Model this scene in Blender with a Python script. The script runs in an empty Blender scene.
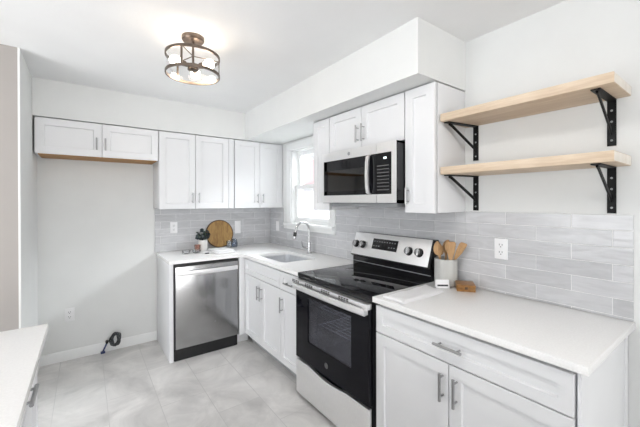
import bpy, bmesh, math, random
from mathutils import Vector, Matrix

random.seed(7)
C = bpy.context.scene.collection
R = math.radians

# ------------------------------------------------------------------ camera, world, lights, exposure
cam = bpy.data.cameras.new('camera'); cam.sensor_width = 36.0; cam.lens = 321.03 / 640 * 36
cam.shift_y = -10.69 / 640; cam.clip_start = 0.02
camo = bpy.data.objects.new('camera', cam); C.objects.link(camo)
yaw, pitch, roll = R(36.171), R(-0.19), R(-0.121)
fw = Vector((math.sin(yaw) * math.cos(pitch), math.cos(yaw) * math.cos(pitch), math.sin(pitch)))
rt = Vector((math.cos(yaw), -math.sin(yaw), 0)); up = rt.cross(fw)
rt2 = rt * math.cos(roll) + up * math.sin(roll); up2 = up * math.cos(roll) - rt * math.sin(roll)
camo.matrix_world = Matrix(((rt2.x, up2.x, -fw.x, -1.9307), (rt2.y, up2.y, -fw.y, -3.7267), (rt2.z, up2.z, -fw.z, 1.4403), (0, 0, 0, 1)))
bpy.context.scene.camera = camo

w = bpy.data.worlds.new('sky'); bpy.context.scene.world = w; w.use_nodes = True
wb = w.node_tree.nodes['Background']; wb.inputs[0].default_value = (0.93, 0.965, 1.0, 1); wb.inputs[1].default_value = 2.0

vs = bpy.context.scene.view_settings
vs.view_transform = 'Standard'; vs.look = 'None'; vs.gamma = 1; vs.use_curve_mapping = False; vs.exposure = 0.23

def area(name, loc, target, sx, sy, power, col):
    l = bpy.data.lights.new(name, 'AREA'); l.shape = 'RECTANGLE'; l.size = sx; l.size_y = sy; l.energy = power; l.color = col
    o = bpy.data.objects.new(name, l); C.objects.link(o); o.location = loc
    o.rotation_euler = (Vector(target) - Vector(loc)).to_track_quat('-Z', 'Y').to_euler()
    return o
# added fill light at invented rear and side openings, and daylight at the kitchen window
area('added_rear_fill', (-2.3, -11.05, 1.25), (-2.3, 0, 1.25), 3.4, 2.2, 100, (1.0, 0.975, 0.95))
area('added_side_fill', (-4.68, -2.5, 0.95), (0, -2.5, 0.35), 2.2, 1.7, 34, (0.96, 0.98, 1.0))
area('kitchen_window_daylight', (1.0, -0.9, 2.95), (-0.2, -0.9, 1.4), 2.4, 1.6, 600, (0.95, 0.98, 1.0))
sun = bpy.data.lights.new('sun', 'SUN'); sun.energy = 13; sun.angle = R(3)
so = bpy.data.objects.new('sun', sun); C.objects.link(so); so.rotation_euler = Vector((0.72, -0.35, -0.60)).to_track_quat('-Z', 'Y').to_euler()

# ------------------------------------------------------------------ materials
def nodes(name):
    m = bpy.data.materials.new(name); m.use_nodes = True
    nt = m.node_tree; return m, nt, nt.nodes['Principled BSDF']
def N(nt, t, **k):
    n = nt.nodes.new(t)
    for a, b in k.items():
        if isinstance(b, (tuple, list)) or not hasattr(n, a): n.inputs[a].default_value = b
        else: setattr(n, a, b)
    return n
def rgb(c): return (c[0], c[1], c[2], 1)
def mat(name, col, rough=0.5, metal=0.0, noise=0.03, scale=6.0, bump=0.0, bscale=80.0, stretch=(1, 1, 1), coat=0.0, spec=None, emit=None, estr=0.0):
    m, nt, p = nodes(name)
    tc = N(nt, 'ShaderNodeTexCoord'); mp = N(nt, 'ShaderNodeMapping'); mp.inputs['Scale'].default_value = stretch
    nt.links.new(tc.outputs['Object'], mp.inputs[0])
    nz = N(nt, 'ShaderNodeTexNoise'); nz.inputs['Scale'].default_value = scale; nz.inputs['Detail'].default_value = 4
    nt.links.new(mp.outputs[0], nz.inputs[0])
    cr = N(nt, 'ShaderNodeValToRGB')
    cr.color_ramp.elements[0].position = 0.3; cr.color_ramp.elements[1].position = 0.7
    cr.color_ramp.elements[0].color = rgb([max(0, c * (1 - noise)) for c in col]); cr.color_ramp.elements[1].color = rgb([min(1, c * (1 + noise)) for c in col])
    nt.links.new(nz.outputs[0], cr.inputs[0]); nt.links.new(cr.outputs[0], p.inputs['Base Color'])
    p.inputs['Roughness'].default_value = rough; p.inputs['Metallic'].default_value = metal
    p.inputs['Coat Weight'].default_value = coat
    if spec is not None: p.inputs['Specular IOR Level'].default_value = spec
    if bump:
        n2 = N(nt, 'ShaderNodeTexNoise'); n2.inputs['Scale'].default_value = bscale; n2.inputs['Detail'].default_value = 3
        nt.links.new(mp.outputs[0], n2.inputs[0])
        b = N(nt, 'ShaderNodeBump'); b.inputs['Strength'].default_value = bump; b.inputs['Distance'].default_value = 0.01
        nt.links.new(n2.outputs[0], b.inputs['Height']); nt.links.new(b.outputs[0], p.inputs['Normal'])
    if emit:
        p.inputs['Emission Color'].default_value = rgb(emit); p.inputs['Emission Strength'].default_value = estr
    return m
def thin_glass(name, tint, reflect=0.12, rough=0.02, fk=0.8):
    m, nt, p = nodes(name); nt.nodes.remove(p)
    out = nt.nodes['Material Output']
    t = N(nt, 'ShaderNodeBsdfTransparent'); t.inputs[0].default_value = rgb(tint)
    g = N(nt, 'ShaderNodeBsdfGlossy'); g.inputs['Roughness'].default_value = rough; g.inputs[0].default_value = (1, 1, 1, 1)
    lw = N(nt, 'ShaderNodeFresnel'); lw.inputs['IOR'].default_value = 1.45
    a = N(nt, 'ShaderNodeMath', operation='MULTIPLY_ADD'); a.inputs[1].default_value = fk; a.inputs[2].default_value = reflect * 0.1
    nt.links.new(lw.outputs[0], a.inputs[0])
    mx = N(nt, 'ShaderNodeMixShader'); nt.links.new(a.outputs[0], mx.inputs[0]); nt.links.new(t.outputs[0], mx.inputs[1]); nt.links.new(g.outputs[0], mx.inputs[2])
    nt.links.new(mx.outputs[0], out.inputs[0]); return m

M = {}
M['paint'] = mat('white_wall_paint', (0.78, 0.79, 0.785), 0.7, noise=0.012, bump=0.05, bscale=140)
M['greige'] = mat('greige_wall_tone', (0.38, 0.355, 0.335), 0.75, noise=0.012, bump=0.05, bscale=140)  # one even tone, darker and warmer than the white walls
M['ceil'] = mat('ceiling_paint', (0.86, 0.865, 0.87), 0.6, noise=0.015, scale=3, bump=0.08, bscale=60)
M['trim'] = mat('white_trim_paint', (0.85, 0.86, 0.86), 0.35, noise=0.01)
M['cab'] = mat('white_cabinet_lacquer', (0.80, 0.805, 0.82), 0.32, noise=0.01)
M['cabin'] = mat('cabinet_carcass_grey', (0.70, 0.70, 0.71), 0.5, noise=0.02)
M['toe'] = mat('toe_kick_grey', (0.40, 0.41, 0.42), 0.5, noise=0.04)
M['underwood'] = mat('raw_brown_plywood', (0.42, 0.22, 0.075), 0.6, noise=0.25, scale=9, stretch=(1, 12, 12))
M['quartz'] = mat('white_quartz', (0.90, 0.895, 0.89), 0.22, noise=0.03, scale=160)
M['steel'] = mat('brushed_stainless', (0.38, 0.38, 0.385), 0.08, 1.0, noise=0.03, scale=30, stretch=(1, 1, 40), bump=0.05, bscale=30)
M['steelh'] = mat('brushed_stainless_panel', (0.88, 0.88, 0.885), 0.42, 1.0, noise=0.05, scale=30, stretch=(30, 30, 1))
M['nickel'] = mat('satin_nickel', (0.40, 0.40, 0.405), 0.3, 1.0, noise=0.03)
M['chrome'] = mat('polished_steel', (0.72, 0.73, 0.74), 0.15, 1.0, noise=0.02)
M['bglass'] = mat('black_glass', (0.006, 0.006, 0.008), 0.04, noise=0.2, spec=0.35)
M['doorglass'] = mat('black_door_glass', (0.005, 0.005, 0.008), 0.05, noise=0.2, spec=0.14)
M['bplast'] = mat('black_enamel', (0.010, 0.010, 0.012), 0.22, noise=0.2)
M['bmatte'] = mat('black_plastic', (0.014, 0.014, 0.015), 0.5, noise=0.2)
M['iron'] = mat('black_iron', (0.005, 0.005, 0.0055), 0.45, 0.0, spec=0.2, noise=0.2)
M['plate'] = mat('white_plastic', (0.86, 0.86, 0.87), 0.3, noise=0.01)
M['slot'] = mat('dark_slot', (0.05, 0.05, 0.055), 0.5, noise=0.1)
M['grey'] = mat('grey_plastic', (0.35, 0.36, 0.37), 0.45, noise=0.05)
M['cav'] = mat('oven_enamel', (0.030, 0.032, 0.040), 0.35, noise=0.3, scale=60)
M['rackwire'] = mat('oven_rack_wire', (0.30, 0.31, 0.36), 0.35, 0.0, noise=0.05)
M['badge'] = mat('dark_grey_badge', (0.10, 0.10, 0.105), 0.4, 0.3, noise=0.05)
M['keys'] = mat('dim_key_print', (0.13, 0.13, 0.135), 0.5, noise=0.02)
M['mwcav'] = mat('microwave_cavity', (0.16, 0.16, 0.165), 0.5, noise=0.05)
M['faucetm'] = mat('brushed_nickel', (0.55, 0.55, 0.56), 0.25, 1.0, noise=0.03)
M['bronze'] = mat('brushed_bronze_nickel', (0.18, 0.145, 0.12), 0.32, 1.0, noise=0.06)
M['bulb'] = mat('frosted_bulb', (0.95, 0.93, 0.9), 0.3, noise=0.0, emit=(1.0, 0.83, 0.66), estr=24.0)
M['opal'] = mat('added_fill_dome_glow', (0.9, 0.9, 0.88), 0.4, noise=0.0, emit=(1.0, 0.97, 0.935), estr=22.0)  # emission of the added fill dome
M['lcd'] = mat('lit_display', (0.8, 0.9, 0.9), 0.4, noise=0.0, emit=(0.8, 0.95, 1.0), estr=1.2)
M['legend'] = mat('grey_key_print', (0.30, 0.31, 0.32), 0.5, noise=0.02)
M['burner'] = mat('burner_print', (0.035, 0.035, 0.038), 0.2, noise=0.02)
M['ceramic'] = mat('white_ceramic', (0.80, 0.79, 0.77), 0.3, noise=0.02)
M['crock'] = mat('pale_grey_stoneware', (0.54, 0.54, 0.52), 0.5, noise=0.06, scale=25, stretch=(1, 1, 0.15))
M['linen'] = mat('white_cotton', (0.84, 0.84, 0.85), 0.9, noise=0.02, scale=200, bump=0.25, bscale=500)
M['leaf'] = mat('dark_blue_green_leaf', (0.006, 0.016, 0.019), 0.5, noise=0.4, scale=30)
M['stem'] = mat('green_stem', (0.10, 0.16, 0.06), 0.6, noise=0.2)
M['blue'] = mat('blue_plastic', (0.04, 0.06, 0.17), 0.4, noise=0.1)
M['hose'] = mat('dark_braided_hose', (0.09, 0.095, 0.10), 0.38, 0.7, noise=0.6, scale=160)
M['steelbowl'] = mat('sink_steel', (0.72, 0.73, 0.75), 0.36, 1.0, noise=0.05, scale=40)
M['siding'] = mat('pale_siding', (0.72, 0.73, 0.77), 0.7, noise=0.03)
M['pinkroof'] = mat('faded_red_shingle', (0.62, 0.30, 0.31), 0.8, noise=0.12, scale=12)
M['lawn'] = mat('pale_concrete_drive', (0.55, 0.55, 0.54), 0.9, noise=0.1, scale=3)
M['ink'] = mat('black_ink', (0.03, 0.03, 0.035), 0.6, noise=0.0)
M['pane'] = thin_glass('window_glass', (0.97, 0.98, 0.98), 0.05)
M['lampglass'] = thin_glass('clear_lamp_glass', (0.97, 0.97, 0.97), 0.1, fk=0.12)
M['ovenpane'] = thin_glass('tinted_oven_glass', (0.58, 0.59, 0.65), 0.05, fk=0.35)
M['mwpane'] = thin_glass('tinted_microwave_glass', (0.30, 0.30, 0.31), 0.3)
M['blueglass'] = thin_glass('pale_blue_glass', (0.66, 0.73, 0.82), 0.5)
M['clearglass'] = thin_glass('clear_tumbler_glass', (0.90, 0.91, 0.92), 0.6)
M['roseglass'] = thin_glass('rose_glass', (0.88, 0.74, 0.69), 0.5)

def wood(name, a, b, along='y', sc=3.0, rough=0.55, ring=14.0):
    m, nt, p = nodes(name)
    tc = N(nt, 'ShaderNodeTexCoord'); mp = N(nt, 'ShaderNodeMapping')
    s = {'x': (0.25, 3, 3), 'y': (3, 0.25, 3), 'z': (3, 3, 0.25)}[along]
    mp.inputs['Scale'].default_value = tuple(v * sc for v in s); nt.links.new(tc.outputs['Object'], mp.inputs[0])
    n1 = N(nt, 'ShaderNodeTexNoise'); n1.inputs['Scale'].default_value = 1.5; n1.inputs['Detail'].default_value = 6; n1.inputs['Distortion'].default_value = 1.2
    nt.links.new(mp.outputs[0], n1.inputs[0])
    n2 = N(nt, 'ShaderNodeTexNoise'); n2.inputs['Scale'].default_value = ring; n2.inputs['Detail'].default_value = 3
    nt.links.new(mp.outputs[0], n2.inputs[0])
    ad = N(nt, 'ShaderNodeMath', operation='MULTIPLY_ADD'); ad.inputs[1].default_value = 0.45
    nt.links.new(n2.outputs[0], ad.inputs[0])
    mu = N(nt, 'ShaderNodeMath', operation='MULTIPLY'); mu.inputs[1].default_value = 0.6; nt.links.new(n1.outputs[0], mu.inputs[0]); nt.links.new(mu.outputs[0], ad.inputs[2])
    cr = N(nt, 'ShaderNodeValToRGB'); cr.color_ramp.elements[0].position = 0.35; cr.color_ramp.elements[1].position = 0.68
    cr.color_ramp.elements[0].color = rgb(a); cr.color_ramp.elements[1].color = rgb(b)
    nt.links.new(ad.outputs[0], cr.inputs[0]); nt.links.new(cr.outputs[0], p.inputs['Base Color']); p.inputs['Roughness'].default_value = rough
    return m
M['pine'] = wood('pale_pine', (0.55, 0.41, 0.28), (0.74, 0.61, 0.47), 'y', 3.0)
M['endgrain'] = wood('pale_pine_end', (0.74, 0.67, 0.58), (0.84, 0.79, 0.72), 'z', 5.0)
M['acacia'] = wood('acacia_board', (0.20, 0.10, 0.03), (0.46, 0.28, 0.09), 'z', 6.0, 0.45, 7.0)
M['bark'] = mat('dark_bark_rim', (0.10, 0.06, 0.035), 0.8, noise=0.4, scale=40)
M['walnut'] = wood('honey_brown_wood', (0.20, 0.085, 0.02), (0.42, 0.21, 0.06), 'x', 8.0, 0.35, 7.0)
M['beech'] = wood('beech_utensil', (0.38, 0.21, 0.09), (0.56, 0.35, 0.17), 'z', 6.0)

def tile_material():
    m, nt, p = nodes('glossy_grey_tile')
    at = N(nt, 'ShaderNodeAttribute'); at.attribute_name = 'tone'
    tc = N(nt, 'ShaderNodeTexCoord'); mp = N(nt, 'ShaderNodeMapping'); mp.inputs['Scale'].default_value = (5, 5, 24); mp.inputs['Rotation'].default_value = (0.10, 0.10, 0)
    nt.links.new(tc.outputs['Object'], mp.inputs[0])
    nz = N(nt, 'ShaderNodeTexNoise'); nz.inputs['Scale'].default_value = 1.0; nz.inputs['Detail'].default_value = 5; nz.inputs['Distortion'].default_value = 1.5
    nt.links.new(mp.outputs[0], nz.inputs[0])
    mx = N(nt, 'ShaderNodeMath', operation='MULTIPLY_ADD'); mx.inputs[1].default_value = 0.22; nt.links.new(at.outputs['Fac'], mx.inputs[0])
    m2 = N(nt, 'ShaderNodeMath', operation='MULTIPLY'); m2.inputs[1].default_value = 0.6; nt.links.new(nz.outputs[0], m2.inputs[0]); nt.links.new(m2.outputs[0], mx.inputs[2])
    cr = N(nt, 'ShaderNodeValToRGB'); e = cr.color_ramp.elements
    e[0].position = 0.18; e[0].color = (0.46, 0.465, 0.48, 1); e[1].position = 0.62; e[1].color = (0.64, 0.645, 0.665, 1)
    nt.links.new(mx.outputs[0], cr.inputs[0]); nt.links.new(cr.outputs[0], p.inputs['Base Color'])
    p.inputs['Roughness'].default_value = 0.16
    n3 = N(nt, 'ShaderNodeTexNoise'); n3.inputs['Scale'].default_value = 1.6; n3.inputs['Detail'].default_value = 2; nt.links.new(mp.outputs[0], n3.inputs[0])
    b = N(nt, 'ShaderNodeBump'); b.inputs['Strength'].default_value = 0.22; b.inputs['Distance'].default_value = 0.01
    nt.links.new(n3.outputs[0], b.inputs['Height']); nt.links.new(b.outputs[0], p.inputs['Normal'])
    return m
M['tile'] = tile_material()
M['grout'] = mat('white_grout', (0.80, 0.80, 0.80), 0.8, noise=0.03, scale=60)

def floor_material():
    m, nt, p = nodes('concrete_look_floor_tile')
    tc = N(nt, 'ShaderNodeTexCoord'); sp = N(nt, 'ShaderNodeSeparateXYZ'); nt.links.new(tc.outputs['Object'], sp.inputs[0])
    ax = N(nt, 'ShaderNodeMath', operation='ADD'); ax.inputs[1].default_value = 3.03 + 6.1
    ay = N(nt, 'ShaderNodeMath', operation='ADD'); ay.inputs[1].default_value = 1.245 + 12.2
    nt.links.new(sp.outputs[0], ax.inputs[0]); nt.links.new(sp.outputs[1], ay.inputs[0])
    cb = N(nt, 'ShaderNodeCombineXYZ'); nt.links.new(ay.outputs[0], cb.inputs[0]); nt.links.new(ax.outputs[0], cb.inputs[1])
    br = N(nt, 'ShaderNodeTexBrick'); br.offset = 0.5; br.offset_frequency = 2
    br.inputs['Scale'].default_value = 1; br.inputs['Brick Width'].default_value = 0.61; br.inputs['Row Height'].default_value = 0.305
    br.inputs['Mortar Size'].default_value = 0.0022; br.inputs['Mortar Smooth'].default_value = 0.2; br.inputs['Bias'].default_value = 0
    br.inputs['Color1'].default_value = (0, 0, 0, 1); br.inputs['Color2'].default_value = (1, 1, 1, 1); br.inputs['Mortar'].default_value = (0.5, 0.5, 0.5, 1)
    nt.links.new(cb.outputs[0], br.inputs['Vector'])
    n1 = N(nt, 'ShaderNodeTexNoise'); n1.inputs['Scale'].default_value = 3.0; n1.inputs['Detail'].default_value = 8; n1.inputs['Roughness'].default_value = 0.6; n1.inputs['Distortion'].default_value = 0.8
    nt.links.new(tc.outputs['Object'], n1.inputs[0])
    mx = N(nt, 'ShaderNodeMath', operation='MULTIPLY_ADD'); mx.inputs[1].default_value = 0.10; nt.links.new(br.outputs['Color'], mx.inputs[0])
    m2 = N(nt, 'ShaderNodeMath', operation='MULTIPLY'); m2.inputs[1].default_value = 0.85; nt.links.new(n1.outputs[0], m2.inputs[0]); nt.links.new(m2.outputs[0], mx.inputs[2])
    cr = N(nt, 'ShaderNodeValToRGB'); e = cr.color_ramp.elements
    e[0].position = 0.28; e[0].color = (0.52, 0.51, 0.50, 1); e[1].position = 0.64; e[1].color = (0.85, 0.835, 0.82, 1)
    nt.links.new(mx.outputs[0], cr.inputs[0])
    mm = N(nt, 'ShaderNodeMixRGB'); mm.inputs[2].default_value = (0.58, 0.57, 0.56, 1)
    nt.links.new(br.outputs['Fac'], mm.inputs[0]); nt.links.new(cr.outputs[0], mm.inputs[1]); nt.links.new(mm.outputs[0], p.inputs['Base Color'])
    p.inputs['Roughness'].default_value = 0.38
    b = N(nt, 'ShaderNodeBump'); b.inputs['Strength'].default_value = 0.25; b.inputs['Distance'].default_value = 0.002; b.invert = True
    nt.links.new(br.outputs['Fac'], b.inputs['Height']); nt.links.new(b.outputs[0], p.inputs['Normal'])
    return m
M['floor'] = floor_material()

# ------------------------------------------------------------------ mesh helpers (everything in world coordinates)
class MB:
    def __init__(s): s.bm = bmesh.new()
    def _take(s, b, mtx=None):
        if mtx: b.transform(mtx)
        vm = {v: s.bm.verts.new(v.co) for v in b.verts}
        for f in b.faces:
            try: s.bm.faces.new([vm[v] for v in f.verts])
            except ValueError: pass
        b.free()
    def box(s, x0, x1, y0, y1, z0, z1, bev=0.0, seg=2, mtx=None):
        x0, x1 = sorted((x0, x1)); y0, y1 = sorted((y0, y1)); z0, z1 = sorted((z0, z1))
        b = bmesh.new(); bmesh.ops.create_cube(b, size=1)
        b.transform(Matrix.Translation(((x0 + x1) / 2, (y0 + y1) / 2, (z0 + z1) / 2)) @ Matrix.Diagonal((x1 - x0, y1 - y0, z1 - z0, 1)))
        if bev: bmesh.ops.bevel(b, geom=b.edges[:], offset=bev, segments=seg, affect='EDGES', profile=0.6)
        s._take(b, mtx); return s
    def rings(s, rings, closed=True, cap0=True, cap1=True):
        vr = [[s.bm.verts.new(p) for p in r] for r in rings]
        n = len(vr[0])
        for a, b in zip(vr[:-1], vr[1:]):
            for i in range(n if closed else n - 1):
                j = (i + 1) % n; s.bm.faces.new((a[i], a[j], b[j], b[i]))
        if cap0: s.bm.faces.new(list(reversed(vr[0])))
        if cap1: s.bm.faces.new(vr[-1])
        return s
    def tube(s, path, r, seg=12, caps=True, flat=1.0):
        path = [Vector(p) for p in path]; rr = r if isinstance(r, (list, tuple)) else [r] * len(path)
        out = []; ref = None
        for i, p in enumerate(path):
            t = (path[min(i + 1, len(path) - 1)] - path[max(i - 1, 0)]).normalized()
            if ref is None: ref = Vector((0, 0, 1)) if abs(t.z) < 0.9 else Vector((1, 0, 0))
            u = ref - t * ref.dot(t); u.normalize(); ref = u; v = t.cross(u)
            out.append([p + u * (math.cos(a) * rr[i]) + v * (math.sin(a) * rr[i] * flat) for a in [2 * math.pi * k / seg for k in range(seg)]])
        return s.rings(out, cap0=caps, cap1=caps)
    def cyl(s, p0, p1, r, seg=20, r1=None): return s.tube([p0, p1], [r, r if r1 is None else r1], seg)
    def lathe(s, cx, cy, prof, seg=32, cap0=True, cap1=True, wob=None):
        return s.rings([[(cx + r * (wob(k, z) if wob else 1) * math.cos(2 * math.pi * k / seg), cy + r * (wob(k, z) if wob else 1) * math.sin(2 * math.pi * k / seg), z) for k in range(seg)] for r, z in prof], cap0=cap0, cap1=cap1)
    def torus(s, c, r, rt, seg=40, ts=8, axis='z', sz=1.0):
        c = Vector(c); rg = []
        for k in range(seg + 1):
            a = 2 * math.pi * k / seg; ring = []
            for j in range(ts):
                b = 2 * math.pi * j / ts; q = r + rt * math.cos(b); h = rt * sz * math.sin(b)
                p = (q * math.cos(a), q * math.sin(a), h)
                if axis == 'y': p = (p[0], p[2], p[1])
                if axis == 'x': p = (p[2], p[0], p[1])
                ring.append(c + Vector(p))
            rg.append(ring)
        return s.rings(rg, cap0=False, cap1=False)
    def prism(s, poly, axis, a, b, bev=0.0):
        """poly: 2-D outline; axis 'y' -> (x,z) outline extruded over y, 'x' -> (y,z), 'z' -> (x,y)."""
        f = {'y': lambda p, t: (p[0], t, p[1]), 'x': lambda p, t: (t, p[0], p[1]), 'z': lambda p, t: (p[0], p[1], t)}[axis]
        bb = bmesh.new(); r0 = [bb.verts.new(f(p, a)) for p in poly]; r1 = [bb.verts.new(f(p, b)) for p in poly]
        n = len(poly); bb.faces.new(r0); bb.faces.new(list(reversed(r1)))
        for i in range(n): bb.faces.new((r0[i], r1[i], r1[(i + 1) % n], r0[(i + 1) % n]))
        bmesh.ops.recalc_face_normals(bb, faces=bb.faces[:])
        if bev: bmesh.ops.bevel(bb, geom=bb.edges[:], offset=bev, segments=2, affect='EDGES', profile=0.6)
        s._take(bb); return s
    def sphere(s, c, r, sx=1, sy=1, sz=1, u=20, v=12, mtx=None):
        b = bmesh.new(); bmesh.ops.create_uvsphere(b, u_segments=u, v_segments=v, radius=r)
        b.transform(Matrix.Translation(c) @ Matrix.Diagonal((sx, sy, sz, 1))); s._take(b, mtx); return s
    def build(s, name, m, parent=None, origin=None, smooth=30):
        bm = s.bm; bmesh.ops.recalc_face_normals(bm, faces=bm.faces[:])
        xs = [v.co for v in bm.verts]
        lo = Vector([min(v[i] for v in xs) for i in range(3)]); hi = Vector([max(v[i] for v in xs) for i in range(3)])
        o = Vector(origin) if origin else Vector(((lo.x + hi.x) / 2, (lo.y + hi.y) / 2, lo.z))
        me = bpy.data.meshes.new(name); bmesh.ops.translate(bm, verts=bm.verts[:], vec=-o); bm.to_mesh(me); bm.free()
        me.materials.append(M[m] if isinstance(m, str) else m)
        me.shade_smooth(); me.set_sharp_from_angle(angle=R(smooth))
        ob = bpy.data.objects.new(name, me); C.objects.link(ob)
        ORG[ob.name] = o
        if parent: ob.parent = parent; ob.location = o - ORG[parent.name]
        else: ob.location = o
        return ob
ORG = {}
def thing(name, label, cat, loc, group=None):
    o = bpy.data.objects.new(name, None); C.objects.link(o); o.empty_display_size = 0.1
    o.location = loc; ORG[o.name] = Vector(loc); return tag(o, label, cat, group)
def tag(o, label, cat, group=None):
    o['label'] = label; o['category'] = cat
    if group: o['group'] = group
    return o
def struct(o, label=None):
    o['kind'] = 'structure'
    if label: o['label'] = label
    return o
def lab(o, t): o['label'] = t; return o

# faces: a frame (origin, U to the viewer's right, N out of the wall); v is up
class Face:
    def __init__(s, o, U, Nn): s.o = Vector(o); s.U = Vector(U); s.N = Vector(Nn)
    def p(s, u, v, n=0): return s.o + s.U * u + s.N * n + Vector((0, 0, v))
    def box(s, mb, u0, u1, v0, v1, n0, n1, bev=0.0):
        a = s.p(u0, v0, n0); b = s.p(u1, v1, n1); return mb.box(a.x, b.x, a.y, b.y, a.z, b.z, bev)
FB = lambda y: Face((0, y, 0), (1, 0, 0), (0, -1, 0))     # back run, faces -y: u = x
FR = lambda x: Face((x, 0, 0), (0, -1, 0), (-1, 0, 0))    # right run, faces -x: u = -y
FL = lambda x: Face((x, 0, 0), (0, 1, 0), (1, 0, 0))      # left counter, faces +x: u = y

def shaker(F, u0, u1, v0, v1, name, parent, t=0.02, fr=0.057, dep=0.012, m='cab'):
    """shaker door or drawer front: raised rails and stiles around a sunk flat panel"""
    mb = MB(); c = 0.0015
    def loop(i, n): return [F.p(u0 + i, v0 + i, n), F.p(u1 - i, v0 + i, n), F.p(u1 - i, v1 - i, n), F.p(u0 + i, v1 - i, n)]
    mb.rings([loop(0, 0), loop(0, t - c), loop(c, t), loop(fr, t), loop(fr + 0.0035, t - dep)])
    return mb.build(name, m, parent, smooth=20)
def slab(F, u0, u1, v0, v1, name, parent, t=0.02, m='cab'):
    mb = MB(); F.box(mb, u0, u1, v0, v1, 0, t, 0.0015); return mb.build(name, m, parent)
def pull(F, u, v, L, parent, vert=True, n=0.02, name='handle', so=0.03):
    mb = MB(); h = L / 2; r = 0.0065; k = n + so
    e = (lambda s: F.p(u, v + s, k)) if vert else (lambda s: F.p(u + s, v, k))
    g = (lambda s, q: F.p(u, v + s, q)) if vert else (lambda s, q: F.p(u + s, v, q))
    mb.cyl(e(-h), e(h), r, 14)
    for s in (-h * 0.68, h * 0.68): mb.cyl(g(s, n), g(s, k), 0.0045, 12)
    return mb.build(name, 'nickel', parent)

# ------------------------------------------------------------------ the room
ZC, YB = 2.4374, -11.0
ZS = 2.134                                               # soffit underside
struct(MB().box(-6.0, 0.14, YB - 0.1, 0.12, -0.1, 0).build('floor', 'floor', origin=(0, 0, 0)), 'grey concrete look tile floor')
struct(MB().box(-6.0, 0.14, YB - 0.1, 0.12, ZC, ZC + 0.1).build('ceiling', 'ceil'), 'white ceiling')
struct(MB().box(-2.2691, 0.14, 0, 0.12, 0, ZC).build('wall_back', 'paint'), 'white wall behind the dishwasher and wall cabinets')
WY0, WY1, WZ0, WZ1 = -0.53, -1.265, 1.20, 2.035           # kitchen window opening
mb = MB(); mb.box(0, 0.14, WY0, 0, 0, ZC); mb.box(0, 0.14, YB - 0.1, WY1, 0, ZC); mb.box(0, 0.14, WY1, WY0, 0, WZ0); mb.box(0, 0.14, WY1, WY0, WZ1, ZC)
struct(mb.build('wall_right', 'paint'), 'white wall with the window, range and shelves')
LW = -2.2691
struct(MB().box(LW - 0.011, LW, -0.9072, 0.12, 0, ZC).build('wall_left', 'paint'), 'white side of the refrigerator recess')
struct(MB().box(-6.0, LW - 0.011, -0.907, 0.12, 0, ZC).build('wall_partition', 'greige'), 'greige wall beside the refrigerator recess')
mb = MB(); mb.box(-4.75, -4.65, YB, -3.7, 0, ZC); mb.box(-4.75, -4.65, -1.3, -0.907, 0, ZC); mb.box(-4.75, -4.65, -3.7, -1.3, 2.2, ZC)  # side opening added to let fill light in
struct(mb.build('wall_side', 'paint'))
mb = MB(); mb.box(-6, -4.1, YB - 0.1, YB, 0, ZC); mb.box(-0.5, 0.14, YB - 0.1, YB, 0, ZC); mb.box(-4.1, -0.5, YB - 0.1, YB, 2.36, ZC)  # rear opening added for the fill light behind the camera
struct(mb.build('wall_rear', 'paint'))
# soffit over the wall cabinets
SY = -2.6394
struct(MB().box(LW, 0, -0.322, 0, ZS, ZC).build('wall_soffit_back', 'paint'), 'soffit over the wall cabinets of the short run')
struct(MB().box(-0.479, 0, SY, -0.322, ZS, ZC).build('wall_soffit_right', 'paint'), 'deep soffit over the window and the microwave')
# baseboards
def baseboard(name, poly_ax, a, b, off):
    prof = [(0, 0), (-0.012, 0), (-0.012, 0.072), (-0.008, 0.085), (0, 0.09)]
    if poly_ax == 'x': return struct(MB().prism([(off + p[0], p[1]) for p in prof], 'x', a, b).build(name, 'trim'), 'white baseboard')
    return struct(MB().prism([(off - p[0], p[1]) for p in prof], 'y', a, b).build(name, 'trim'), 'white baseboard')
baseboard('baseboard_back', 'x', LW, -1.331, 0.0)
baseboard('baseboard_left', 'y', -0.907, -0.012, LW)
struct(MB().prism([(-0.907 + p[0], p[1]) for p in [(0, 0), (-0.012, 0), (-0.012, 0.072), (-0.008, 0.085), (0, 0.09)]], 'x', -4.65, LW).build('baseboard_partition', 'trim'))
baseboard('baseboard_right', 'y', YB, -3.387, -0.012)

# window in the right wall
win = bpy.data.objects.new('window_1', None); C.objects.link(win); win.location = (0, -0.9, WZ0); ORG['window_1'] = Vector((0, -0.9, WZ0)); struct(win, 'white double hung window over the sink')
mb = MB(); cw = 0.082
mb.box(-0.02, 0, WY0, WY0 + cw, WZ0, WZ1, 0.003); mb.box(-0.02, 0, WY1 - cw, WY1, WZ0, WZ1, 0.003); mb.box(-0.021, 0, WY1 - cw - 0.002, WY0 + cw + 0.002, WZ1, WZ1 + 0.075, 0.003)
mb.build('casing', 'trim', win)
mb = MB(); mb.box(-0.05, 0.03, WY1 - cw, WY0 + cw + 0.03, WZ0 - 0.03, WZ0, 0.004); mb.box(-0.016, 0, WY1 - cw, WY0 + cw + 0.01, WZ0 - 0.075, WZ0 - 0.03, 0.003)
mb.build('sill', 'trim', win)
mb = MB(); j = 0.018
mb.box(0, 0.14, WY0 - j, WY0, WZ0, WZ1); mb.box(0, 0.14, WY1, WY1 + j, WZ0, WZ1); mb.box(0, 0.14, WY1, WY0, WZ1 - j, WZ1); mb.box(0.03, 0.16, WY1, WY0, WZ0, WZ0 + 0.02)
mb.build('jamb', 'trim', win)
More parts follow.
